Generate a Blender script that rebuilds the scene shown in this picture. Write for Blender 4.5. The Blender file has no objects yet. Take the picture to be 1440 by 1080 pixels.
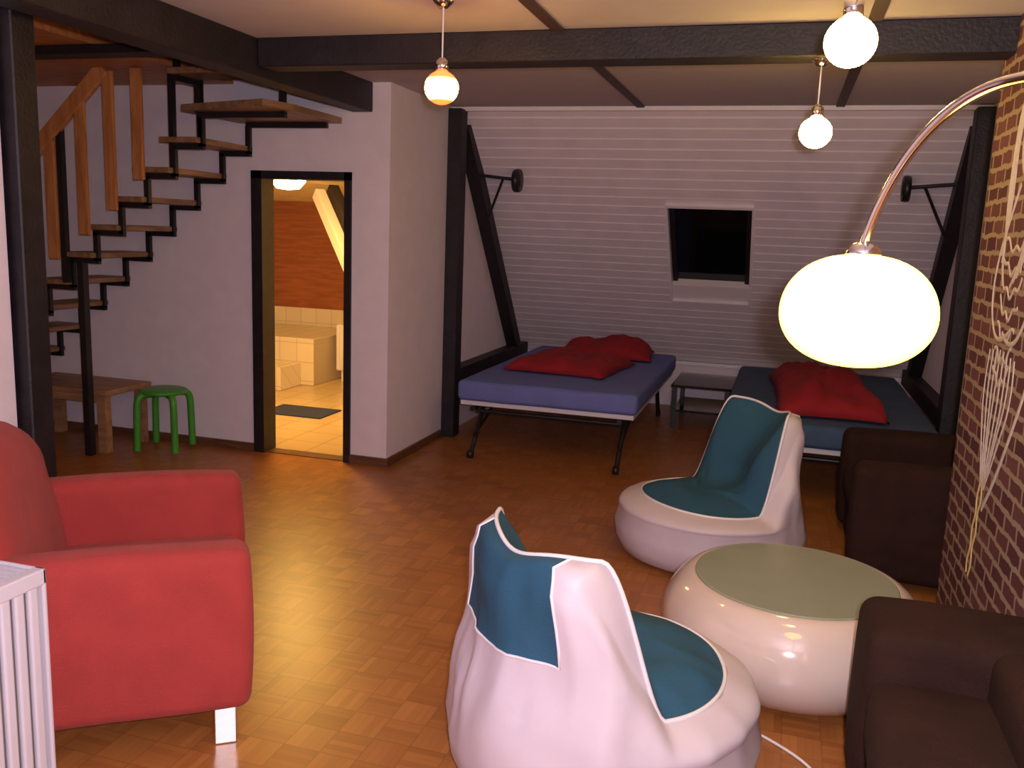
import bpy, bmesh, math, random
from mathutils import Vector, Matrix, noise
random.seed(4)
D=bpy.data; COL=bpy.context.collection
scene=bpy.context.scene
scene.view_settings.view_transform='Standard'
scene.view_settings.look='None'

# ------------------------------------------------------------ materials
def nodes(m):
    m.use_nodes=True; nt=m.node_tree
    return nt, nt.nodes['Principled BSDF'], nt.nodes['Material Output']
def mat(name,col,rough=.6,metal=0,var=.08,scale=8,bump=0,bscale=60,coat=0,sheen=0,spec=None):
    m=D.materials.new(name); nt,b,o=nodes(m)
    tc=nt.nodes.new('ShaderNodeTexCoord'); n=nt.nodes.new('ShaderNodeTexNoise')
    n.inputs['Scale'].default_value=scale; n.inputs['Detail'].default_value=4
    nt.links.new(tc.outputs['Object'],n.inputs['Vector'])
    r=nt.nodes.new('ShaderNodeValToRGB')
    r.color_ramp.elements[0].position=.3; r.color_ramp.elements[1].position=.7
    r.color_ramp.elements[0].color=(*[c*(1-var) for c in col],1)
    r.color_ramp.elements[1].color=(*[min(1,c*(1+var)) for c in col],1)
    nt.links.new(n.outputs['Fac'],r.inputs['Fac']); nt.links.new(r.outputs['Color'],b.inputs['Base Color'])
    b.inputs['Roughness'].default_value=rough; b.inputs['Metallic'].default_value=metal
    if coat: b.inputs['Coat Weight'].default_value=coat
    if sheen: b.inputs['Sheen Weight'].default_value=sheen
    if spec is not None: b.inputs['Specular IOR Level'].default_value=spec
    if bump:
        n2=nt.nodes.new('ShaderNodeTexNoise'); n2.inputs['Scale'].default_value=bscale; n2.inputs['Detail'].default_value=3
        nt.links.new(tc.outputs['Object'],n2.inputs['Vector'])
        bp=nt.nodes.new('ShaderNodeBump'); bp.inputs['Strength'].default_value=bump; bp.inputs['Distance'].default_value=.01
        nt.links.new(n2.outputs['Fac'],bp.inputs['Height']); nt.links.new(bp.outputs['Normal'],b.inputs['Normal'])
    return m
def emis(name,rgb):
    m=D.materials.new(name); nt,b,o=nodes(m)
    b.inputs['Base Color'].default_value=(.9,.85,.7,1); b.inputs['Roughness'].default_value=.3
    mx=max(rgb); b.inputs['Emission Color'].default_value=(*[c/mx for c in rgb],1)
    b.inputs['Emission Strength'].default_value=mx
    return m
def emis_band(name,core,rim,zc,h0,h1):
    """globe glass glowing white round the bulb, amber towards its poles"""
    m=D.materials.new(name); nt,b,o=nodes(m); N=nt.nodes; L=nt.links
    tc=N.new('ShaderNodeTexCoord'); sp=N.new('ShaderNodeSeparateXYZ'); L.new(tc.outputs['Object'],sp.inputs[0])
    a=N.new('ShaderNodeMath'); a.operation='SUBTRACT'; L.new(sp.outputs['Z'],a.inputs[0]); a.inputs[1].default_value=zc
    a2=N.new('ShaderNodeMath'); a2.operation='ABSOLUTE'; L.new(a.outputs[0],a2.inputs[0])
    mr=N.new('ShaderNodeMapRange'); L.new(a2.outputs[0],mr.inputs['Value']); mr.inputs['From Min'].default_value=h0; mr.inputs['From Max'].default_value=h1
    mx=N.new('ShaderNodeMix'); mx.data_type='RGBA'; mx.clamp_result=False
    L.new(mr.outputs[0],mx.inputs[0]); mx.inputs[6].default_value=(*core,1); mx.inputs[7].default_value=(*rim,1)
    L.new(mx.outputs[2],b.inputs['Emission Color']); b.inputs['Emission Strength'].default_value=1
    b.inputs['Base Color'].default_value=(.9,.5,.2,1); b.inputs['Roughness'].default_value=.3
    return m
def wood(name,c1,c2,axis='X',rough=.5,scale=3):
    m=D.materials.new(name); nt,b,o=nodes(m)
    tc=nt.nodes.new('ShaderNodeTexCoord'); mp=nt.nodes.new('ShaderNodeMapping')
    s=[scale*8]*3; s['XYZ'.index(axis)]=scale
    mp.inputs['Scale'].default_value=s
    n=nt.nodes.new('ShaderNodeTexNoise'); n.inputs['Scale'].default_value=1.0; n.inputs['Detail'].default_value=6; n.inputs['Distortion'].default_value=.6
    r=nt.nodes.new('ShaderNodeValToRGB'); r.color_ramp.elements[0].color=(*c1,1); r.color_ramp.elements[1].color=(*c2,1)
    r.color_ramp.elements[0].position=.35; r.color_ramp.elements[1].position=.65
    nt.links.new(tc.outputs['Object'],mp.inputs['Vector']); nt.links.new(mp.outputs['Vector'],n.inputs['Vector'])
    nt.links.new(n.outputs['Fac'],r.inputs['Fac']); nt.links.new(r.outputs['Color'],b.inputs['Base Color'])
    b.inputs['Roughness'].default_value=rough
    return m
def parquet():
    m=D.materials.new('parquet_floor'); nt,b,o=nodes(m); N=nt.nodes; L=nt.links
    def M(op,a,c=None):
        n=N.new('ShaderNodeMath'); n.operation=op
        for i,v in enumerate((a,c)):
            if v is None: continue
            if isinstance(v,(int,float)): n.inputs[i].default_value=v
            else: L.new(v,n.inputs[i])
        return n.outputs[0]
    tc=N.new('ShaderNodeTexCoord'); sp=N.new('ShaderNodeSeparateXYZ'); L.new(tc.outputs['Object'],sp.inputs[0])
    B=.13; K=5
    x=M('DIVIDE',sp.outputs['X'],B); y=M('DIVIDE',sp.outputs['Y'],B)
    ix=M('FLOOR',x); iy=M('FLOOR',y)
    par=M('FLOORED_MODULO',M('ADD',ix,iy),2)
    fx=M('FRACT',x); fy=M('FRACT',y)
    q=M('ADD',M('MULTIPLY',fx,par),M('MULTIPLY',fy,M('SUBTRACT',1,par)))
    k=M('FLOOR',M('MULTIPLY',q,K)); fr=M('FRACT',M('MULTIPLY',q,K))
    cb=N.new('ShaderNodeCombineXYZ'); L.new(ix,cb.inputs[0]); L.new(iy,cb.inputs[1]); L.new(k,cb.inputs[2])
    wn=N.new('ShaderNodeTexWhiteNoise'); wn.noise_dimensions='3D'; L.new(cb.outputs[0],wn.inputs['Vector'])
    cb2=N.new('ShaderNodeCombineXYZ'); L.new(ix,cb2.inputs[0]); L.new(iy,cb2.inputs[1])
    wn2=N.new('ShaderNodeTexWhiteNoise'); wn2.noise_dimensions='2D'; L.new(cb2.outputs[0],wn2.inputs['Vector'])
    nz=N.new('ShaderNodeTexNoise'); nz.inputs['Scale'].default_value=1.5; L.new(tc.outputs['Object'],nz.inputs['Vector'])
    v=M('ADD',M('ADD',M('MULTIPLY',wn.outputs['Value'],.35),M('MULTIPLY',wn2.outputs['Value'],.25)),M('ADD',M('MULTIPLY',par,.12),M('MULTIPLY',nz.outputs['Fac'],.3)))
    r=N.new('ShaderNodeValToRGB'); e=r.color_ramp.elements
    e[0].color=(.27,.088,.020,1); e[0].position=.1
    e[1].color=(.50,.20,.052,1); e[1].position=1.0
    L.new(v,r.inputs['Fac'])
    edge=M('MINIMUM',M('MINIMUM',fx,M('SUBTRACT',1,fx)),M('MINIMUM',fy,M('SUBTRACT',1,fy)))
    ln=M('MAXIMUM',M('LESS_THAN',edge,.018),M('LESS_THAN',fr,.05))
    mx=N.new('ShaderNodeMixRGB'); L.new(M('MULTIPLY',ln,.35),mx.inputs[0]); L.new(r.outputs[0],mx.inputs[1]); mx.inputs[2].default_value=(.12,.035,.01,1)
    L.new(mx.outputs[0],b.inputs['Base Color']); b.inputs['Roughness'].default_value=.36
    return m
def bricks():
    m=D.materials.new('brick_wallpaper'); nt,b,o=nodes(m); N=nt.nodes; L=nt.links
    tc=N.new('ShaderNodeTexCoord'); sp=N.new('ShaderNodeSeparateXYZ'); cb=N.new('ShaderNodeCombineXYZ')
    L.new(tc.outputs['Object'],sp.inputs[0])
    ad=N.new('ShaderNodeMath'); ad.operation='ADD'; L.new(sp.outputs['Y'],ad.inputs[0]); L.new(sp.outputs['X'],ad.inputs[1])
    L.new(ad.outputs[0],cb.inputs[0]); L.new(sp.outputs['Z'],cb.inputs[1])
    nz=N.new('ShaderNodeTexNoise'); nz.inputs['Scale'].default_value=14; L.new(cb.outputs[0],nz.inputs['Vector'])
    mxv=N.new('ShaderNodeMixRGB'); mxv.inputs[0].default_value=.03; L.new(cb.outputs[0],mxv.inputs[1]); L.new(nz.outputs['Color'],mxv.inputs[2])
    bk=N.new('ShaderNodeTexBrick'); L.new(mxv.outputs[0],bk.inputs['Vector'])
    bk.inputs['Scale'].default_value=1; bk.inputs['Brick Width'].default_value=.17; bk.inputs['Row Height'].default_value=.068
    bk.inputs['Mortar Size'].default_value=.011; bk.inputs['Mortar Smooth'].default_value=.3
    bk.inputs['Color1'].default_value=(.075,.016,.026,1); bk.inputs['Color2'].default_value=(.15,.048,.055,1)
    bk.inputs['Mortar'].default_value=(.34,.25,.19,1)
    L.new(bk.outputs['Color'],b.inputs['Base Color']); b.inputs['Roughness'].default_value=.8
    return m
def tiles(name,col,g,size):
    m=D.materials.new(name); nt,b,o=nodes(m); N=nt.nodes; L=nt.links
    tc=N.new('ShaderNodeTexCoord')
    sp=N.new('ShaderNodeSeparateXYZ'); L.new(tc.outputs['Object'],sp.inputs[0])
    cb=N.new('ShaderNodeCombineXYZ'); L.new(sp.outputs['X'],cb.inputs[0])
    ad=N.new('ShaderNodeMath'); ad.operation='ADD'; L.new(sp.outputs['Y'],ad.inputs[0]); L.new(sp.outputs['Z'],ad.inputs[1]); L.new(ad.outputs[0],cb.inputs[1])
    bk=N.new('ShaderNodeTexBrick'); bk.offset=0; L.new(cb.outputs[0],bk.inputs['Vector'])
    bk.inputs['Scale'].default_value=1; bk.inputs['Brick Width'].default_value=size; bk.inputs['Row Height'].default_value=size; bk.inputs['Mortar Size'].default_value=.004
    bk.inputs['Color1'].default_value=(*col,1); bk.inputs['Color2'].default_value=(*[c*.93 for c in col],1); bk.inputs['Mortar'].default_value=(*g,1)
    L.new(bk.outputs['Color'],b.inputs['Base Color']); b.inputs['Roughness'].default_value=.25
    return m

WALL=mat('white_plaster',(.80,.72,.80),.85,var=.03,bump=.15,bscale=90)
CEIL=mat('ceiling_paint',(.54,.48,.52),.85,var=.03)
SIDE=mat('panel_board',(.79,.70,.78),.6,var=.05,scale=5)
STRIP=mat('panel_groove',(.97,.92,.96),.5,var=.02)
BLK=mat('black_timber',(.012,.008,.012),.55,var=.4,scale=12,bump=.3)
STEEL=mat('black_steel',(.012,.011,.013),.4,var=.2)
TREAD=wood('stair_tread_wood',(.20,.10,.045),(.34,.19,.10),'Y',.45)
PINE=wood('pine_orange',(.42,.15,.045),(.62,.26,.09),'Z',.45)
PINEX=wood('pine_planks',(.40,.15,.04),(.58,.24,.08),'X',.5)
TBLW=wood('small_table_wood',(.30,.15,.07),(.44,.24,.12),'X',.5)
SKIRT=wood('skirting_wood',(.10,.04,.02),(.17,.07,.03),'X',.5)
FLOOR=parquet(); BRICK=bricks()
RED=mat('coral_fabric',(.37,.038,.032),.9,var=.08,bump=.3,bscale=200,sheen=.06)
REDC=mat('crimson_cushion_fabric',(.28,.006,.012),.85,var=.15,bump=.2,bscale=60)
BLUE=mat('blue_sheet',(.13,.16,.42),.85,var=.06,bump=.2,bscale=40)
TEALS=mat('blue_grey_sheet',(.045,.085,.16),.85,var=.1,bump=.2,bscale=40)
TEAL=mat('teal_canvas',(.016,.080,.140),.85,var=.12,scale=5,bump=.25,bscale=180)
VINYL=mat('white_vinyl',(.62,.54,.59),.5,var=.03,bump=.1,bscale=20)
PIPE=mat('white_piping',(.80,.76,.78),.4,var=.02)
GLOSS=mat('white_gloss_plastic',(.70,.57,.50),.12,var=.01,coat=1)
GLASST=mat('frosted_glass_top',(.29,.32,.24),.35,var=.04,coat=.15)
CHROME=mat('chrome',(.8,.78,.76),.12,1,var=.02)
DARK=mat('dark_brown_fabric',(.028,.011,.008),.9,var=.2,bump=.4,bscale=160,spec=.2)
GREEN=mat('green_lacquer',(.06,.32,.03),.4,var=.08)
RADW=mat('radiator_enamel',(.56,.52,.57),.35,var=.02)
RADGAP=mat('radiator_gap_shade',(.16,.14,.14),.5,var=.05)  # shade between ribs and grille slats, put in as a darker grey
WHITEP=mat('white_paint_gloss',(.82,.77,.81),.4,var=.02)
GLASSD=mat('night_glass',(.004,.004,.006),.06,var=.1)
CHALK=mat('mural_white_line',(.62,.53,.48),.8,var=.1,scale=40)
CHALKY=mat('mural_yellow_line',(.66,.50,.22),.8,var=.1,scale=40)
DKTRIM=mat('dark_batten',(.07,.04,.05),.6,var=.1)
TILEF=tiles('bath_floor_tile',(.62,.46,.27),(.35,.26,.15),.3)
TILEW=tiles('bath_wall_tile',(.72,.62,.46),(.5,.42,.3),.2)
BATHW=wood('bath_cedar',(.22,.062,.016),(.32,.095,.026),'X',.5)
MAT=mat('bath_mat_blue',(.02,.03,.10),.9)
MATTW=mat('slat_frame_white',(.62,.60,.66),.5,var=.02)
TABB=mat('black_glass_shelf',(.008,.008,.010),.12,var=.1)
GLOBE=emis('lit_globe_glass',(80,52,13))
GLOBEO=emis_band('lit_globe_glass_orange',(110,58,10),(5,.38,.05),2.262,.006,.046)
SHADE=emis('lit_shade_glass',(6.0,4.2,.52))
BATHL=emis('bath_ceiling_lamp',(180,112,28))

# ------------------------------------------------------------ builders
def root(name,loc=(0,0,0),rz=0):
    e=D.objects.new(name,None); e.location=loc; e.rotation_euler=(0,0,rz); e.empty_display_size=.1
    COL.objects.link(e); return e
def link(name,me,m,parent=None,smooth=False):
    ob=D.objects.new(name,me); COL.objects.link(ob)
    if m is not None:
        for k in (m if isinstance(m,(list,tuple)) else [m]): me.materials.append(k)
    if smooth:
        for p in me.polygons: p.use_smooth=True
    if parent: ob.parent=parent
    return ob
def addbox(bm,x0,x1,y0,y1,z0,z1,mi=0):
    vs=[bm.verts.new((x,y,z)) for x in (x0,x1) for y in (y0,y1) for z in (z0,z1)]
    for f in ((0,1,3,2),(4,6,7,5),(0,4,5,1),(2,3,7,6),(0,2,6,4),(1,5,7,3)):
        fc=bm.faces.new([vs[i] for i in f]); fc.material_index=mi
def fin(bm,name,m,parent=None,smooth=False):
    bmesh.ops.recalc_face_normals(bm,faces=bm.faces)
    me=D.meshes.new(name); bm.to_mesh(me); bm.free()
    return link(name,me,m,parent,smooth)
def box(name,x0,x1,y0,y1,z0,z1,m,parent=None,bev=0,seg=3):
    bm=bmesh.new(); addbox(bm,x0,x1,y0,y1,z0,z1)
    ob=fin(bm,name,m,parent)
    if bev:
        md=ob.modifiers.new('b','BEVEL'); md.width=bev; md.segments=seg; md.limit_method='NONE'
    return ob
def softbox(name,x0,x1,y0,y1,z0,z1,m,parent=None,r=.05,puff=.012,seed=0,shape=None):
    bm=bmesh.new(); addbox(bm,x0,x1,y0,y1,z0,z1); bmesh.ops.recalc_face_normals(bm,faces=bm.faces)
    bmesh.ops.bevel(bm,geom=bm.edges[:]+bm.verts[:],offset=r,segments=5,profile=.5,affect='EDGES')
    bmesh.ops.subdivide_edges(bm,edges=[e for e in bm.edges if e.calc_length()>.12],cuts=7,use_grid_fill=True)
    c=Vector(((x0+x1)/2,(y0+y1)/2,(z0+z1)/2)); h=Vector(((x1-x0)/2,(y1-y0)/2,(z1-z0)/2))
    for v in bm.verts:
        q=Vector(((v.co.x-c.x)/h.x,(v.co.y-c.y)/h.y,(v.co.z-c.z)/h.z))
        for a in range(3):
            o=[i for i in range(3) if i!=a]
            v.co[a]+=q[a]*puff*max(0,1-q[o[0]]**2)*max(0,1-q[o[1]]**2)*2
        n=noise.noise(v.co*3+Vector((seed,0,0)))
        v.co+=Vector((n,noise.noise(v.co*3.3+Vector((9,seed,0))),n))*.006
        if shape: shape(v.co)
    return fin(bm,name,m,parent,True)
def beam(name,p,q,w,h,m,parent=None,up=(0,0,1),bev=.004):
    p=Vector(p);q=Vector(q);d=(q-p);L=d.length;d.normalize()
    u=Vector(up); s=d.cross(u).normalized(); t=s.cross(d).normalized()
    bm=bmesh.new(); addbox(bm,-w/2,w/2,0,L,-h/2,h/2)
    M=Matrix((s,d,t)).transposed()
    for v in bm.verts: v.co=M@v.co+p
    ob=fin(bm,name,m,parent)
    if bev:
        md=ob.modifiers.new('b','BEVEL'); md.width=bev; md.segments=1
    return ob
def tube(name,pts,r,m,parent=None,smooth=True,cyc=False,res=3):
    cu=D.curves.new(name,'CURVE'); cu.dimensions='3D'; cu.bevel_depth=r; cu.bevel_resolution=res; cu.use_fill_caps=True
    if smooth and len(pts)>2:
        s=cu.splines.new('NURBS'); s.points.add(len(pts)-1)
        for i,p in enumerate(pts): s.points[i].co=(*p,1)
        s.order_u=min(4,len(pts)); s.use_endpoint_u=not cyc; s.use_cyclic_u=cyc; s.resolution_u=6
    else:
        s=cu.splines.new('POLY'); s.points.add(len(pts)-1)
        for i,p in enumerate(pts): s.points[i].co=(*p,1)
        s.use_cyclic_u=cyc
    tmp=D.objects.new(name+'_c',cu); COL.objects.link(tmp)
    dg=bpy.context.evaluated_depsgraph_get(); me=D.meshes.new_from_object(tmp.evaluated_get(dg))
    D.objects.remove(tmp); me.materials.clear()
    return link(name,me,m,parent,True)
def lathe(name,prof,loc,m,parent=None,n=48,axis='Z',smooth=True):
    bm=bmesh.new(); rings=[]
    for r,z in prof:
        if r<1e-5: rings.append([bm.verts.new((0,0,z))])
        else: rings.append([bm.verts.new((r*math.cos(2*math.pi*i/n),r*math.sin(2*math.pi*i/n),z)) for i in range(n)])
    for a,b in zip(rings,rings[1:]):
        for i in range(n):
            j=(i+1)%n
            if len(a)==1 and len(b)==1: continue
            if len(a)==1: bm.faces.new((a[0],b[i],b[j]))
            elif len(b)==1: bm.faces.new((a[i],a[j],b[0]))
            else: bm.faces.new((a[i],a[j],b[j],b[i]))
    R={'Z':Matrix.Identity(3),'X':Matrix.Rotation(math.pi/2,3,'Y'),'Y':Matrix.Rotation(math.pi/2,3,'X')}[axis]
    for v in bm.verts: v.co=R@v.co+Vector(loc)
    return fin(bm,name,m,parent,smooth)
def ell(rx,rz,n=20,p=1.0):
    out=[]
    for i in range(n+1):
        a=-math.pi/2+math.pi*i/n
        out.append((max(0,rx*max(0,math.cos(a))**p),rz*math.sin(a)))
    return out

# ------------------------------------------------------------ room constants
CZ=2.62; YD=5.59; XS=-2.58; XR=1.24; XB=.835; YB=4.45
YT=6.75; KS=.97
sl=math.sqrt(1+KS*KS); dy,dz=1/sl,-KS/sl
def onslope(s): return YT+s*dy, CZ+s*dz
bm=bmesh.new()
addbox(bm,-6.1,1.4,-.8,YD+.06,-.08,0); addbox(bm,XS-.1,1.4,YD+.06,9.1,-.08,0)
fin(bm,'floor',FLOOR)
bm=bmesh.new()
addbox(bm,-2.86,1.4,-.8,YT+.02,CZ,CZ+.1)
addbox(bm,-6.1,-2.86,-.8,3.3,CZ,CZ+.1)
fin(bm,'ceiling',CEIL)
box('gallery_floor_planks',-6.1,-3.78,3.3,YD-.001,CZ,CZ+.1,PINEX)
gs=root('stairwell_lining')
box('lining_left',-3.8,-3.78,3.3,YD,CZ+.1,3.6,PINEX,gs)
box('lining_back',-3.78,-2.84,YD,YD+.02,CZ+.1,3.6,WALL,gs)
box('lining_right',-2.86,-2.84,3.3,YD,CZ+.1,3.6,PINEX,gs)
box('lining_front',-3.78,-2.86,3.28,3.3,CZ+.1,3.6,PINEX,gs)
box('lining_top',-3.8,-2.84,3.28,YD+.02,3.6,3.62,CEIL,gs)
bm=bmesh.new()
X0,X1,ZD=-3.64,-2.86,2.035
addbox(bm,-6.1,X0,YD,YD+.12,0,CZ+.1)
addbox(bm,X1,XS,YD,YD+.12,0,CZ+.1)
addbox(bm,X0,X1,YD,YD+.12,ZD,CZ+.1)
fin(bm,'wall_door_side',WALL)
box('wall_left_alcove',XS-.12,XS,YD+.12,9.05,0,CZ,WALL)
box('wall_right_alcove',XR,XR+.1,YB+.0,9.05,0,CZ,WALL)
bm=bmesh.new(); addbox(bm,XB,XR+.1,-.8,YB,0,CZ); fin(bm,'wall_brick',BRICK)
box('wall_left_near',-3.15,-3.02,-.8,2.88,0,CZ,WALL)
box('wall_left_far',-6.1,-6.0,2.7,YD,0,CZ,WALL)
box('wall_stair_back',-6.0,-3.15,2.6,2.7,0,CZ,WALL)
def sbox(bm,s0,s1,x0,x1,n0,n1,mi=0):
    n=Vector((0,dz,-dy)); d=Vector((0,dy,dz)); o=Vector((0,YT,CZ))
    vs=[bm.verts.new(o+d*s+Vector((x,0,0))+n*k) for x in (x0,x1) for s in (s0,s1) for k in (n0,n1)]
    for f in ((0,1,3,2),(4,6,7,5),(0,4,5,1),(2,3,7,6),(0,2,6,4),(1,5,7,3)):
        fc=bm.faces.new([vs[i] for i in f]); fc.material_index=mi
SL=3.10; WX0,WX1,WS0,WS1=-.965,-.265,.98,2.17
bm=bmesh.new(); s=0; P=.1
while s<SL-.001:
    e=min(s+P,SL)
    segs=[(XS,XR)] if (e<=WS0 or s>=WS1) else [(XS,WX0),(WX1,XR)]
    for a,b in segs:
        sbox(bm,s,e-.016,a,b,-.012,.006,0)
        sbox(bm,e-.016,e,a,b,-.012,.004,1)
    s+=P
for a,b,c,d_ in ((-.1,WS0,XS-.1,XR+.1),(WS1,SL,XS-.1,XR+.1)): sbox(bm,a,b,c,d_,-.06,-.0125,0)
sbox(bm,WS0,WS1,XS-.1,WX0,-.06,-.0125,0); sbox(bm,WS0,WS1,WX1,XR+.1,-.06,-.0125,0)
fin(bm,'wall_back_slope',[SIDE,STRIP])
yk,zk=onslope(SL)
box('wall_back_knee',XS,XR,yk-.02,yk+.08,0,zk,WALL)
box('trim_knee_ledge',XS,XR,yk-.07,yk+.0,zk-.03,zk+.0,WHITEP)
box('trim_slope_top',XS,XR,YT-.03,YT+.01,CZ-.03,CZ,WHITEP)
w=root('window_1')
def sb(name,s0,s1,x0,x1,n0,n1,m):
    bm=bmesh.new(); sbox(bm,s0,s1,x0,x1,n0,n1); return fin(bm,name,m,w)
sb('glass',WS0+.05,WS1-.2,WX0+.05,WX1-.05,-.10,-.09,GLASSD)
sb('reveal_left',WS0,WS1,WX0-.012,WX0+.012,-.12,.02,WHITEP)
sb('reveal_right',WS0,WS1,WX1-.012,WX1+.012,-.12,.02,WHITEP)
sb('reveal_top',WS0-.012,WS0+.012,WX0,WX1,-.12,.02,WHITEP)
sb('reveal_bottom',WS1-.012,WS1+.012,WX0,WX1,-.12,.02,WHITEP)
sb('sash_left',WS0,WS1-.2,WX0+.012,WX0+.055,-.11,-.06,BLK)
sb('sash_right',WS0,WS1-.2,WX1-.055,WX1-.012,-.11,-.06,BLK)
sb('sash_top',WS0+.012,WS0+.06,WX0,WX1,-.11,-.06,BLK)
sb('blind_box',WS1-.2,WS1-.02,WX0+.012,WX1-.012,-.11,-.01,WHITEP)
box('baseboard_door_left',-6.0,X0,YD-.018,YD,0,.06,SKIRT)
box('baseboard_door_right',X1,XS+.018,YD-.018,YD,0,.06,SKIRT)
box('baseboard_alcove',XS,XS+.018,YD,6.62,0,.06,SKIRT)
# ------------------------------------------------------------ timber frame
box('beam_cross',-2.71,XB+.02,4.22,4.38,2.475,CZ,BLK,bev=.006,seg=1)
box('beam_cross_left',-6.0,-2.86,4.25,4.40,2.57,CZ,BLK,bev=.006,seg=1)
box('beam_stair_side',-2.86,-2.71,.6,YD,2.43,CZ,BLK,bev=.006,seg=1)
box('post_left_near',-3.08,-2.96,2.90,3.02,0,2.61,BLK,bev=.006,seg=1)
for k,xx in (('left',XS+.055),('right',XR-.055)):
    t=root('timber_frame_'+k)
    sgn=1 if k=='left' else -1
    box('post',xx-.055,xx+.055,6.64,6.78,0,2.60,BLK,t,bev=.005,seg=1)
    beam('strut',(xx,6.86,2.50),(xx,8.47,.56),.11,.13,BLK,t,up=(0,1,1))
    box('sill',xx-.055,xx+.055,6.78,8.80,.42,.56,BLK,t,bev=.005,seg=1)
    g=root('wheel_bracket')
    x0=xx+sgn*.055
    tube('arm',[(x0-sgn*.02,7.10,2.13),(x0+sgn*.30,7.10,2.10)],.014,STEEL,g)
    tube('stay',[(x0-sgn*.02,7.35,1.72),(x0+sgn*.2,7.12,2.10)],.011,STEEL,g)
    lathe('wheel',[(0,-.03),(.05,-.03),(.055,-.02),(.09,-.025),(.095,0),(.09,.025),(.055,.02),(.05,.03),(0,.03)],(x0+sgn*.33,7.10,2.09),STEEL,g,axis='X',n=24)
for i,(xx,ya,yb) in enumerate(((-1.1,-.8,4.22),(-1.1,4.38,YT-.04),(.28,4.38,YT-.04),(.28,-.8,4.22),(-2.3,-.8,1.5))):
    box('trim_%d'%(i+1),xx-.028,xx+.028,ya,yb,CZ-.012,CZ,DKTRIM)
# ------------------------------------------------------------ door frame + bathroom
dr=root('door_1')
box('jamb_left',X0,X0+.085,YD-.02,YD+.14,0,ZD,BLK,dr)
box('jamb_right',X1-.05,X1,YD-.02,YD+.14,0,ZD,BLK,dr)
box('head',X0,X1,YD-.02,YD+.14,ZD-.055,ZD,BLK,dr)
box('threshold',X0+.075,X1-.05,YD,YD+.12,0,.006,SKIRT,dr)
box('floor_bath',-7,XS-.12,YD+.12,9.4,-.08,0.004,TILEF)
box('wall_bath_back',-7,XS-.12,9.3,9.4,0,2.5,BATHW)
box('wall_bath_left',-7.1,-7,YD+.12,9.4,0,2.5,WALL)
bm=bmesh.new(); addbox(bm,-7,XS-.12,YD+.12,9.3,0,.06)
for v in bm.verts: v.co.z+=2.30-.37*(v.co.y-5.71)/3.6
fin(bm,'ceiling_bath',mat('bath_ceiling_cream',(.80,.66,.38),.7))
box('trim_bath_tiles',-7,XS-.12,9.27,9.3,0,.70,TILEW)
tb=root('bathtub_platform')
box('step',-5.9,-4.75,7.75,8.15,0.004,.25,TILEW,tb,bev=.01,seg=2)
box('platform',-5.9,-4.6,8.15,9.26,0.004,.5,TILEW,tb,bev=.01,seg=2)
rr=root('bath_radiator')
box('panel',-4.55,-4.2,8.55,8.63,.12,.62,WHITEP,rr,bev=.01,seg=2)
for i in range(6): box('rib_%d'%i,-4.54+i*.057,-4.51+i*.057,8.535,8.55,.14,.60,WHITEP,rr)
for i in (0,1): box('foot_%d'%i,-4.5+i*.22,-4.47+i*.22,8.57,8.6,.004,.12,WHITEP,rr)
box('bath_mat',-4.35,-3.75,6.75,7.15,.004,.016,MAT,bev=.004,seg=2)
beam('trim_bath_slant',(-4.46,8.0,1.98),(-3.55,7.3,.9),.1,.12,WHITEP)
beam('beam_bath_strut',(-4.20,7.8,2.02),(-3.40,7.2,1.05),.1,.10,BLK)
bl=root('bath_pendant_lamp')
lathe('rod',[(0,0),(.03,0),(.03,-.01),(.008,-.02),(.008,-.12),(0,-.12)],(-3.90,6.5,2.215),CHROME,bl)
lathe('glass',[(0,-.27),(.09,-.26),(.14,-.20),(.13,-.15),(.06,-.12),(0,-.12)],(-3.90,6.5,2.215),BATHL,bl)
# ------------------------------------------------------------ staircase
st=root('staircase')
ys0,ys1=5.0,5.52
xr,zt=-3.62,2.16; RI,RU=.191,.2125
for k in range(11):
    x1=xr-RU*k; z=zt-RI*k
    box('tread_%d'%k,x1-RU-.07,x1+.0,ys0-.06,ys1+.05,z,z+.035,TREAD,st,bev=.005,seg=2)
    for j,yy in enumerate((ys0,ys1)):
        beam('zig_h_%d_%d'%(k,j),(x1-RU-.0175,yy,z-.02),(x1+.0175,yy,z-.02),.03,.035,STEEL,st,bev=0)
        beam('zig_v_%d_%d'%(k,j),(x1,yy,z-.02),(x1,yy,z+RI-.02),.03,.035,STEEL,st,up=(1,0,0),bev=0)
bm=bmesh.new()
pts=[(-3.72,4.93),(-3.0,4.72),(-2.93,4.95),(-2.93,YD-.02),(-3.72,YD-.02)]
z=2.352
lo=[bm.verts.new((x,y,z)) for x,y in pts]; hi=[bm.verts.new((x,y,z+.04)) for x,y in pts]
bm.faces.new(lo); bm.faces.new(hi)
for i in range(5): bm.faces.new((lo[i],lo[(i+1)%5],hi[(i+1)%5],hi[i]))
fin(bm,'tread_corner',TREAD,st)
beam('corner_bar_a',(-3.62,4.98,z-.02),(-3.0,4.98,z-.02),.03,.035,STEEL,st,bev=0)
beam('corner_bar_b',(-3.62,5.5,z-.02),(-3.0,5.5,z-.02),.03,.035,STEEL,st,bev=0)
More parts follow.
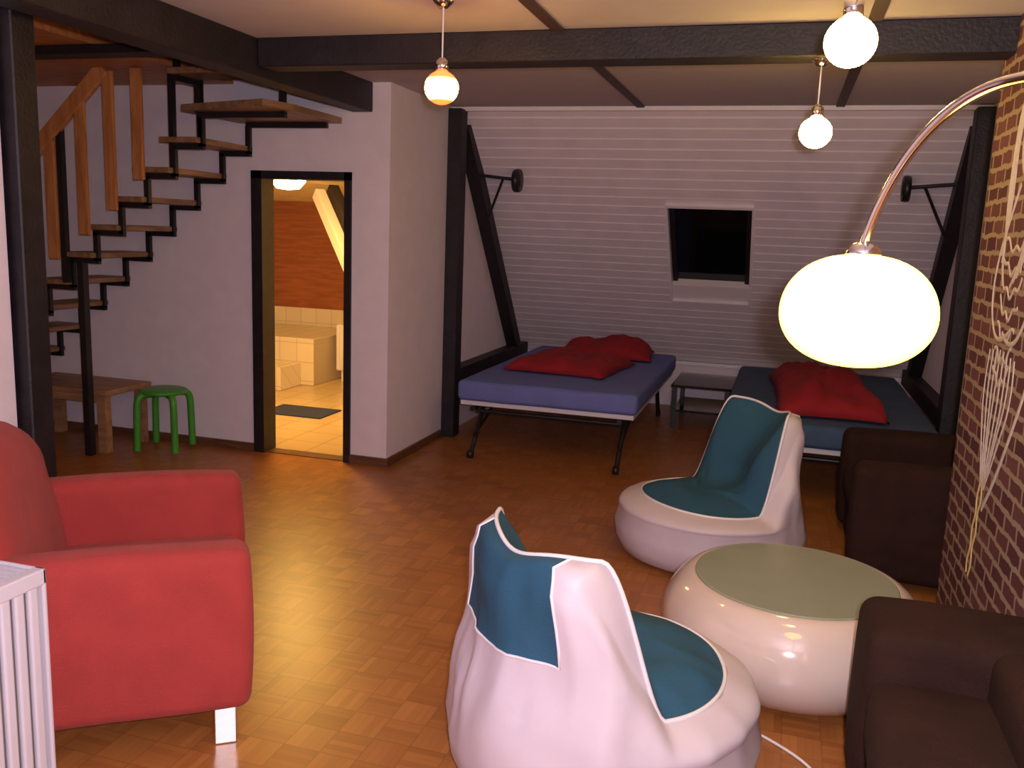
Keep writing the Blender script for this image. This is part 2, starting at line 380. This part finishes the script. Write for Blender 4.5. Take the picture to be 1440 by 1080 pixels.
for k in range(5):
    y1=4.98-.2*k; z=2.543+.191*k
    box('tread_up_%d'%k,-3.66,-2.98,y1-.26,y1,z,z+.035,TREAD,st,bev=.005,seg=2)
    for j,xx in enumerate((-3.63,-3.02)):
        beam('up_h_%d_%d'%(k,j),(xx,y1-.217,z-.02),(xx,y1+.017,z-.02),.03,.035,STEEL,st,bev=0)
        beam('up_v_%d_%d'%(k,j),(xx,y1,z-.2),(xx,y1,z-.02),.03,.035,STEEL,st,up=(1,0,0),bev=0)
beam('hanger_post',(-3.84,ys0,2.0),(-3.84,ys0,2.9),.035,.035,STEEL,st,up=(1,0,0),bev=0)
beam('hanger_bar',(-3.84,ys0,2.56),(-3.63,ys0,2.56),.03,.035,STEEL,st,bev=0)
beam('hanger_post_b',(-3.63,ys0,2.16),(-3.63,ys0,2.56),.03,.035,STEEL,st,up=(1,0,0),bev=0)
beam('floor_post',(-4.6,ys0,0),(-4.6,ys0,1.40),.05,.05,STEEL,st,up=(1,0,0),bev=0)
beam('rail_post',(-4.69,ys0-.05,1.22),(-4.69,ys0-.05,2.34),.04,.04,STEEL,st,up=(1,0,0),bev=0)
beam('handrail',(-5.35,ys0-.07,1.68),(-4.30,ys0-.07,2.62),.04,.10,PINE,st)
for i,(bx,z0,z1) in enumerate(((-4.76,1.38,2.16),(-4.50,1.55,2.44),(-4.27,1.72,2.60),(-4.05,1.92,2.615),(-4.98,1.18,1.98),(-5.2,1.0,1.8))):
    box('baluster_%d'%i,bx-.04,bx+.04,ys0-.085,ys0-.06,z0,z1,PINE,st,bev=.004,seg=2)
tt=root('small_wooden_table')
box('top',-5.4,-4.5,5.06,5.54,.42,.46,TBLW,tt,bev=.008,seg=2)
box('apron',-5.3,-4.6,5.09,5.11,.36,.42,TBLW,tt)
for i,(a,b) in enumerate(((-5.36,5.08),(-4.60,5.08),(-5.36,5.46),(-4.60,5.46))): box('leg_%d'%i,a,a+.07,b,b+.06,0,.42,TBLW,tt)
gst=root('green_stool',(-4.22,5.32,0),math.radians(12))
lathe('seat',[(0,.43),(.14,.43),(.165,.44),(.165,.455),(.14,.465),(0,.465)],(0,0,0),GREEN,gst)
for i in range(4):
    a=math.pi/4+i*math.pi/2; c,s_=math.cos(a),math.sin(a)
    tube('leg_%d'%i,[(c*.06,s_*.06,.43),(c*.14,s_*.14,.435),(c*.185,s_*.185,.42),(c*.192,s_*.192,.34),(c*.195,s_*.195,.2),(c*.20,s_*.20,.025)],.025,GREEN,gst)
# ------------------------------------------------------------ coral armchair
ac=root('coral_armchair',(-2.131,2.418,0),math.radians(35.5))
W=.473
def backshape(co):
    t=(co.z-.3)/.65
    if t>0: co.x-= .10*t
    if co.z>.6: co.z-=.12*(abs(co.y)/.40)**2.5*min(1,(co.z-.6)/.2)
softbox('arm_near',-.38,.425,-W,-W+.15,.14,.67,RED,ac,r=.04,puff=.006,seed=1)
softbox('arm_far',-.38,.425,W-.15,W,.14,.69,RED,ac,r=.04,puff=.006,seed=2)
softbox('seat_base',-.38,.40,-W+.13,W-.13,.14,.34,RED,ac,r=.04,puff=.006,seed=3)
softbox('seat_cushion',-.25,.42,-W+.145,W-.145,.31,.46,RED,ac,r=.05,puff=.012,seed=4)
softbox('backrest',-.42,-.19,-W+.03,W-.03,.16,.97,RED,ac,r=.085,puff=.012,seed=5,shape=backshape)
for i,(a,b) in enumerate(((.31,-.42),(.31,.36),(-.36,-.42),(-.36,.36))):
    box('leg_%d'%i,a,a+.07,b,b+.06,0,.15,CHROME,ac,bev=.004,seg=2)
# ------------------------------------------------------------ radiator (long side faces the room, +X)
rd=root('panel_radiator')
ra,rb,ry0,ry1,rz0,rz1=-1.76,-1.635,.35,1.60,.12,.85
box('panel_front',rb-.02,rb,ry0,ry1-.01,rz0,rz1-.01,RADGAP,rd,bev=.004,seg=2)  # coloured darker than the ribs so the gaps look shaded
box('panel_rear',ra,ra+.02,ry0,ry1-.01,rz0,rz1-.01,RADW,rd,bev=.004,seg=2)
box('end_far',ra,rb+.018,ry1-.012,ry1,rz0,rz1,RADW,rd,bev=.004,seg=2)
box('end_near',ra,rb+.018,ry0,ry0+.012,rz0,rz1,RADW,rd,bev=.004,seg=2)
box('inner_core',ra+.03,rb-.03,ry0+.02,ry1-.02,rz0,rz1-.03,RADGAP,rd)
box('top_rail_front',rb-.012,rb+.018,ry0,ry1,rz1-.04,rz1,RADW,rd,bev=.004,seg=2)
box('top_rail_rear',ra,ra+.016,ry0,ry1,rz1-.04,rz1,RADW,rd,bev=.004,seg=2)
for i in range(31):
    y=ry0+.014+i*.0395
    box('rib_%d'%i,rb,rb+.016,y,y+.027,rz0+.02,rz1-.035,RADW,rd,bev=.006,seg=3)
for i in range(60):
    y=ry0+.012+i*.0205
    box('grille_%d'%i,ra+.015,rb-.010,y,y+.009,rz1-.012,rz1-.002,RADW,rd)
for i,y in enumerate((ry0+.2,ry1-.25)): box('foot_%d'%i,ra+.03,rb-.03,y,y+.04,0,rz0,RADW,rd)
# ------------------------------------------------------------ bean bags
def sm(t): t=max(0,min(1,t)); return t*t*(3-2*t)
def beanbag(loc,rz,seed,S=1.0,HB=.56,HF=.33,WB=.40,R=1.0,wr=1.0):
    g=root('beanbag_chair',loc,rz)
    N=160; bm=bmesh.new(); rings=[]
    def rim(th):
        c,s=math.cos(th),math.sin(th); dth=abs(th-math.pi)
        w=sm((-c-.22)/.46)
        h=HF+(HB+.3-HF)*w
        h-=.035*math.exp(-(dth/.34)**2)
        x=.37*c if c>0 else .34*c
        y=(.37*(1-w)+WB*w)*s
        if w>0: x+=-.02*w
        h-=.02*abs(s)**2*(1-w)
        return w,Vector((x,y,h))
    OUT=[(0,.0,.0),(.30,.39,.0),(.5,.455,.03),(.6,.485,.09),(.7,.495,.17),(.8,.475,.25)]
    for r0 in OUT:
        rings.append([Vector((R*r0[1]*1.02*math.cos(2*math.pi*i/N),R*r0[1]*math.sin(2*math.pi*i/N)*.99,r0[2])) for i in range(N)])
    TS=(.10,.2,.3,.4,.5,.6,.7,.79,.87,.94,1.0,1.0)
    for kk,t in enumerate(TS):
        ring=[]
        for i in range(N):
            th=2*math.pi*i/N; w,p=rim(th); q=rings[5][i]; dth=abs(th-math.pi)
            off=.045+.035*sm((dth-.45)/.4)
            p2=p+Vector((-off*w,-math.sin(th)*.01*w,-.014*w-.03*w*sm((dth-.5)/.4)))
            if kk==len(TS)-1: v=p
            else:
                v=q.lerp(p.lerp(p2,sm(w/.5)),t)
                v+=Vector((math.cos(th),math.sin(th),0))*(.045*(1-w)+.015*w)*math.sin(math.pi*t)
                v+=Vector((.04*w*math.sin(math.pi*t)**2,0,0))
            ring.append(v)
        rings.append(ring)
    nout=len(rings)
    cen=Vector((.08,0,HF+.04))
    for t in (.03,.08,.15,.23,.32,.42,.54,.66,.8,.9):
        ring=[]
        for i in range(N):
            th=2*math.pi*i/N; w,p=rim(th); f=(1-t)
            z=cen.z+(p.z-cen.z)*(f**2.3 if p.z>cen.z else f)
            z+=.03*math.sin(math.pi*t)*(1-w) - .045*math.sin(math.pi*min(1,t*1.1))*sm(w*1.5)
            xx=cen.x+(p.x-cen.x)*f; yy=p.y*f
            xx+=.05*w*math.sin(math.pi*min(1,t*2.2))
            ring.append(Vector((xx,yy,z)))
        rings.append(ring)
    V=[]
    for k,ring in enumerate(rings):
        if k==0: V.append([bm.verts.new((0,0,0))]); continue
        row=[]
        for i,v in enumerate(ring):
            th=2*math.pi*i/N; C,Sn=math.cos(th),math.sin(th); w,_p=rim(th)
            if 3<=k<nout-1:
                a=noise.noise(Vector((C*2.6,Sn*2.6,v.z*3.0+seed)))
                b=1-2.2*abs(noise.noise(Vector((C*3.2+5,Sn*3.2,v.z*3+seed*2))))
                c_=1-2.4*abs(noise.noise(Vector((C*6+2+v.z*2,Sn*6,v.z*5+seed))))
                hump=math.exp(-((v.z-.44)/.18)**2)*sm(w*1.4)
                am=(.6 if v.z<.22 else 1)*(.45+.55*sm(w*1.5))
                if k>=nout-3: am*=.35
                v=v+Vector((C,Sn,.12))*((a*.024+b*.012)*am+c_*.008*wr*hump)
            elif k>=nout:
                a=noise.noise(Vector((v.x*4,v.y*4,seed))); b=1-2*abs(noise.noise(Vector((v.x*6,v.y*6,seed+4))))
                v=v+Vector((0,0,a*.028+b*.012))*min(1,(k-nout+1)/3)
            row.append(bm.verts.new(v*S))
        V.append(row)
    cv=bm.verts.new((cen+Vector((0,0,.0)))*S)
    for i in range(N):
        bm.faces.new((V[0][0],V[1][(i+1)%N],V[1][i]))
    PW=.60; PK=nout-8
    for k in range(1,len(V)-1):
        for i in range(N):
            j=(i+1)%N; f=bm.faces.new((V[k][i],V[k][j],V[k+1][j],V[k+1][i]))
            th=2*math.pi*(i+.5)/N; dth=abs(th-math.pi)
            if k>=nout-1: f.material_index=1
            elif PK<=k<nout-1 and dth<PW: f.material_index=1
    for i in range(N):
        f=bm.faces.new((V[-1][i],V[-1][(i+1)%N],cv)); f.material_index=1
    es=[i for i in range(N+1) if abs(2*math.pi*i/N-math.pi)<PW+.02]
    rimpts=[v.co.copy() for v in V[nout-1]]
    loop=[V[k][es[0]].co.copy() for k in range(nout-1,PK-1,-1)]
    loop+=[V[PK][i].co.copy() for i in es[1:]]
    loop+=[V[k][es[-1]].co.copy() for k in range(PK+1,nout)]
    o=fin(bm,'bag_body',[VINYL,TEAL],g,True)
    tube('rim_piping',rimpts,.007,PIPE,g,smooth=False,cyc=True,res=2)
    tube('panel_piping',loop,.0045,PIPE,g,smooth=False,res=2)
    return g
beanbag((-.435,2.60,0),math.radians(50),3.1,1.0,.515,.37,.35,.99,1.0)
beanbag((-.27,4.72,0),math.radians(213),7.7,1.0,.51,.33,.37)
# ------------------------------------------------------------ coffee table
ct=root('round_coffee_table',(.145,3.47,0))
prof=[(0,.0),(.30,.0),(.36,.012),(.44,.06),(.495,.14),(.508,.21),(.495,.28),(.455,.345),(.425,.375),(.40,.388),(.385,.390),(.378,.388),(.376,.36),(0,.36)]
o=lathe('body',prof,(0,0,0),GLOSS,ct,n=96)
md=o.modifiers.new('s','SUBSURF'); md.levels=1; md.render_levels=2
lathe('glass_top',[(0,.366),(.376,.366),(.380,.372),(.380,.391),(.376,.394),(0,.394)],(0,0,0),GLASST,ct,n=96,smooth=False)
# ------------------------------------------------------------ dark sofas
def darkchair(name,loc,depth,width,h,hb,aw=.22,hs=.43):
    g=root(name,loc,0)
    softbox('base',.03,depth-.02,aw-.02,width-.0-aw+.02,.05,.32,DARK,g,r=.03,puff=.003)
    softbox('seat',.01,depth-.16,aw-.01,width-aw+.01,.29,hs,DARK,g,r=.045,puff=.01,seed=2)
    softbox('arm_a',0,depth,0,aw,.05,h,DARK,g,r=.05,puff=.006,seed=3)
    softbox('arm_b',0,depth,width-aw,width,.05,h,DARK,g,r=.05,puff=.006,seed=4)
    softbox('back',depth-.2,depth,aw-.03,width-aw+.03,.05,hb,DARK,g,r=.06,puff=.006,seed=5)
    for i,(a,b) in enumerate(((.05,.05),(depth-.1,.05),(.05,width-.1),(depth-.1,width-.1))):
        box('foot_%d'%i,a,a+.05,b,b+.05,0,.07,STEEL,g)
    return g
darkchair('dark_armchair',(.43,4.50,0),.78,1.08,.61,.72)
darkchair('dark_sofa',(.315,1.15,0),.505,1.68,.62,.64,.34,.50)
# ------------------------------------------------------------ beds
def bed(x0,x1,y0,y1,top,sheet,name,th=.15):
    g=root(name)
    softbox('mattress',x0,x1,y0,y1,top-th,top,sheet,g,r=.035,puff=.004,seed=x0)
    box('slat_frame',x0+.02,x1-.02,y0+.03,y1-.03,top-th-.035,top-th,MATTW,g,bev=.005,seg=2)
    zf=top-th-.055
    for j,x in enumerate((x0+.12,x1-.12)):
        tube('rail_%d'%j,[(x,y0+.02,zf),(x,y1-.05,zf)],.02,STEEL,g)
        for i,(ya,yb) in enumerate(((y0+.3,y0+.0),(y1-.4,y1-.15))):
            tube('leg_%d_%d'%(j,i),[(x,ya,zf),(x,yb,.02)],.018,STEEL,g)
            lathe('castor_%d_%d'%(j,i),[(0,-.02),(.028,-.02),(.03,0),(.028,.02),(0,.02)],(x,yb,.03),STEEL,g,axis='X',n=20)
        tube('brace_%d'%j,[(x,y0+.75,zf),(x,y0+.08,.16)],.012,STEEL,g)
    tube('cross_front',[(x0+.12,y0+.1,zf-.03),(x1-.12,y0+.1,zf-.03)],.015,STEEL,g)
    return g
bed(-2.24,-.90,6.08,8.45,.58,BLUE,'daybed')
bed(-.30,1.02,5.75,8.30,.55,TEALS,'daybed')
def cushion(name,loc,sx,sy,h,rz,seed):
    bm=bmesh.new(); n=28; top={};bot={}
    for i in range(n+1):
        for j in range(n+1):
            u=-1+2*i/n; v=-1+2*j/n
            e=max(0,(1-u**4)*(1-v**4))**.55
            a=noise.noise(Vector((u*2+seed,v*2,0))); b=noise.noise(Vector((u*5,v*5+seed,3)))
            x=u*sx/2*(1-.05*(1-v*v)*abs(u)**3)+a*.015; y=v*sy/2*(1-.05*(1-u*u)*abs(v)**3)+b*.015
            top[i,j]=bm.verts.new((x,y,e*(h+a*h*.45+b*h*.2)+.012))
            bot[i,j]=bm.verts.new((x,y,.004)) if 0<i<n and 0<j<n else top[i,j]
            if not(0<i<n and 0<j<n): top[i,j].co.z=.01
    for i in range(n):
        for j in range(n):
            bm.faces.new((top[i,j],top[i+1,j],top[i+1,j+1],top[i,j+1]))
            q=(bot[i,j],bot[i,j+1],bot[i+1,j+1],bot[i+1,j])
            try: bm.faces.new(q)
            except ValueError: pass
    ob=fin(bm,name,REDC,None,True); ob.location=loc; ob.rotation_euler=(0,0,rz); return ob
cushion('red_cushion',(-1.60,7.05,.592),.84,.90,.11,-.12,1)
cushion('red_cushion',(-1.48,8.0,.592),.84,.66,.13,.1,5)
cushion('red_cushion',(.34,6.80,.565),.68,1.8,.17,.05,9)
sh=root('black_glass_side_table')
sx0,sx1,sy0,sy1,sz=-.86,-.34,7.8,8.6,.40
box('top',sx0,sx1,sy0,sy1,sz-.02,sz,TABB,sh,bev=.004,seg=2)
box('shelf',sx0+.02,sx1-.02,sy0+.05,sy1-.05,.15,.17,TABB,sh,bev=.004,seg=2)
for i,(a,b) in enumerate(((sx0+.01,sy0+.02),(sx1-.05,sy0+.02),(sx0+.01,sy1-.06),(sx1-.05,sy1-.06))): box('leg_%d'%i,a,a+.04,b,b+.04,0,sz-.02,STEEL,sh)
# ------------------------------------------------------------ pendants
def pendant(x,y,z,r,m,top):
    g=root('pendant_lamp',(x,y,0))
    lathe('globe',[(a,b+z) for a,b in ell(r,r*.97)],(0,0,0),m,g,n=40)
    lathe('cap',[(0,z+r*.9),(.028,z+r*.9),(.026,z+r+.035),(.012,z+r+.05),(0,z+r+.05)],(0,0,0),CHROME,g,n=24)
    tube('cord',[(0,0,z+r+.045),(0,0,top)],.0035,PIPE,g)
    lathe('canopy',[(0,top-.03),(.02,top-.028),(.045,top-.004),(.045,top),(0,top)],(0,0,0),CHROME,g,n=24)
pendant(-1.455,3.66,2.27,.072,GLOBEO,CZ)
pendant(.125,2.75,2.235,.071,GLOBE,CZ)
pendant(.085,4.30,2.165,.071,GLOBE,2.475)
# ------------------------------------------------------------ arc lamp
al=root('arc_floor_lamp')
pr=[]
for i in range(33):
    a=-math.pi/2+math.pi*i/32; c=max(0,math.cos(a)); s_=math.sin(a)
    pr.append((.174*c**.82,1.521+(.137 if s_>0 else .122)*s_))
pr[-1]=(0,pr[-1][1]); pr[0]=(0,pr[0][1])
lathe('shade',pr,(.172,2.2,0),SHADE,al,n=64)
lathe('shade_cap',[(0,1.652),(.040,1.652),(.040,1.665),(.03,1.678),(.014,1.686),(0,1.686)],(.172,2.2,0),CHROME,al,n=32)
arc=[(.172,2.2,1.68),(.180,2.185,1.73),(.200,2.16,1.79),(.227,2.12,1.863),(.277,2.05,1.942),(.337,1.97,1.988),(.395,1.88,1.996),(.5,1.65,1.97),(.62,1.35,1.8),(.69,1.1,1.45),(.70,1.0,.9),(.70,1.0,.5),(.70,1.0,.06)]
tube('arc_pole',arc,.0115,CHROME,al,res=5)
lathe('base',[(0,0),(.105,0),(.11,.01),(.11,.05),(.10,.06),(0,.06)],(.70,1.0,0),STEEL,al,n=48)
# ------------------------------------------------------------ white line figure painted on the brick wall (flat raised paint strokes)
mc=root('wall_mural_line_figure')
def wl(name,pts,r=.006,m=CHALK,cyc=False):
    o=tube(name,[(0,y,z) for y,z in pts],r*1.35,m,mc,res=1,cyc=cyc)
    for v in o.data.vertices: v.co.x=XB-.001+v.co.x*.2
wl('face',[(3.88,2.20),(3.80,2.28),(3.70,2.24),(3.67,2.12),(3.71,2.00),(3.78,1.94),(3.86,1.99),(3.90,2.09)],.008,cyc=True)
wl('face_line',[(3.80,2.17),(3.77,2.10),(3.81,2.06),(3.78,2.02)],.005)
for i in range(7):
    wl('hair_%d'%i,[(3.80-.02*i,2.29+.012*i),(3.62-.015*i,2.26-.02*i),(3.58+.01*i,2.05-.03*i),(3.66-.03*(i%3),1.85-.03*i),(3.55+.045*i,1.66-.02*i)],.006)
for i in range(5):
    wl('hair_front_%d'%i,[(3.82+.02*i,2.29+.01*i),(3.93+.02*i,2.22),(3.98+.01*i,2.02),(3.92+.03*i,1.84),(4.02-.02*i,1.66-.03*i)],.006)
wl('shoulder_a',[(3.75,1.93),(3.66,1.80),(3.52,1.70),(3.46,1.52),(3.56,1.38),(3.70,1.30),(3.84,1.36)],.009)
wl('shoulder_b',[(3.84,1.93),(3.94,1.80),(4.05,1.68),(4.10,1.50),(4.02,1.36),(3.88,1.30),(3.72,1.38)],.009)
for i in range(7):
    cz=1.74-.085*i; hw=.17-.008*i
    wl('fold_%d'%i,[(3.80+hw*(2*k/10-1),cz-.06*math.sin(math.pi*k/10)+.022*math.sin(k*1.7+i*1.3)) for k in range(11)],.007)
for i in range(8):
    u=(i-3.5)/3.5
    wl('drape_%d'%i,[(3.80+.20*u,1.30-.02*abs(u)),(3.80+.24*u,1.12),(3.82+.15*u+.02*math.sin(i*2),.98),(3.83+.10*u,.86),(3.845+.03*u,.74)],.007)
wl('outline_a',[(3.52,2.50),(3.36,2.3),(3.2,2.25),(3.05,2.0),(3.2,1.75),(3.36,1.6),(3.33,1.3),(3.5,1.05),(3.66,.8),(3.80,.66)],.010)
wl('outline_b',[(2.7,2.4),(2.6,2.1),(2.8,1.9),(2.75,1.6),(2.95,1.3),(3.0,1.0)],.010)
wl('outline_c',[(3.1,2.1),(3.25,2.15),(3.35,2.05),(3.25,1.95),(3.1,2.0)],.008,cyc=True)
for i in range(2):
    wl('tail_%d'%i,[(3.83+i*.05+.014*math.cos(k*1.5+i*3)+.004*k,.76-.034*k) for k in range(13)],.009,CHALKY)
tube('floor_cable',[(.05,2.95,.006),(.2,2.85,.006),(.28,2.72,.006),(.22,2.5,.006),(.26,2.2,.006),(.25,1.6,.006),(.5,1.0,.006)],.005,PIPE)

# ------------------------------------------------------------ lights
def pl(name,loc,e,col,r=.05):
    l=D.lights.new(name,'POINT'); l.energy=e; l.color=col; l.shadow_soft_size=r
    o=D.objects.new(name,l); o.location=loc; COL.objects.link(o); return o
pl('camera_flash',(.07,-.03,1.74),250,(1,.89,1),.03)
wd=D.worlds.new('w'); scene.world=wd; wd.use_nodes=True
wd.node_tree.nodes['Background'].inputs[0].default_value=(1,.78,.90,1)
wd.node_tree.nodes['Background'].inputs[1].default_value=.36
# ------------------------------------------------------------ camera
f=1245
Xv=Vector((4220,-375,f)).normalized();Yv=Vector((385,200,-f));Yv=(Yv-Xv*Yv.dot(Xv)).normalized();Zv=Xv.cross(Yv)
cam=D.cameras.new('camera'); cam.lens=36*f/1440; cam.sensor_width=36; cam.clip_start=.05
co=D.objects.new('camera',cam); COL.objects.link(co)
M=Matrix((Xv,Yv,Zv)).to_4x4(); M.translation=(0,0,1.68); co.matrix_world=M
scene.camera=co
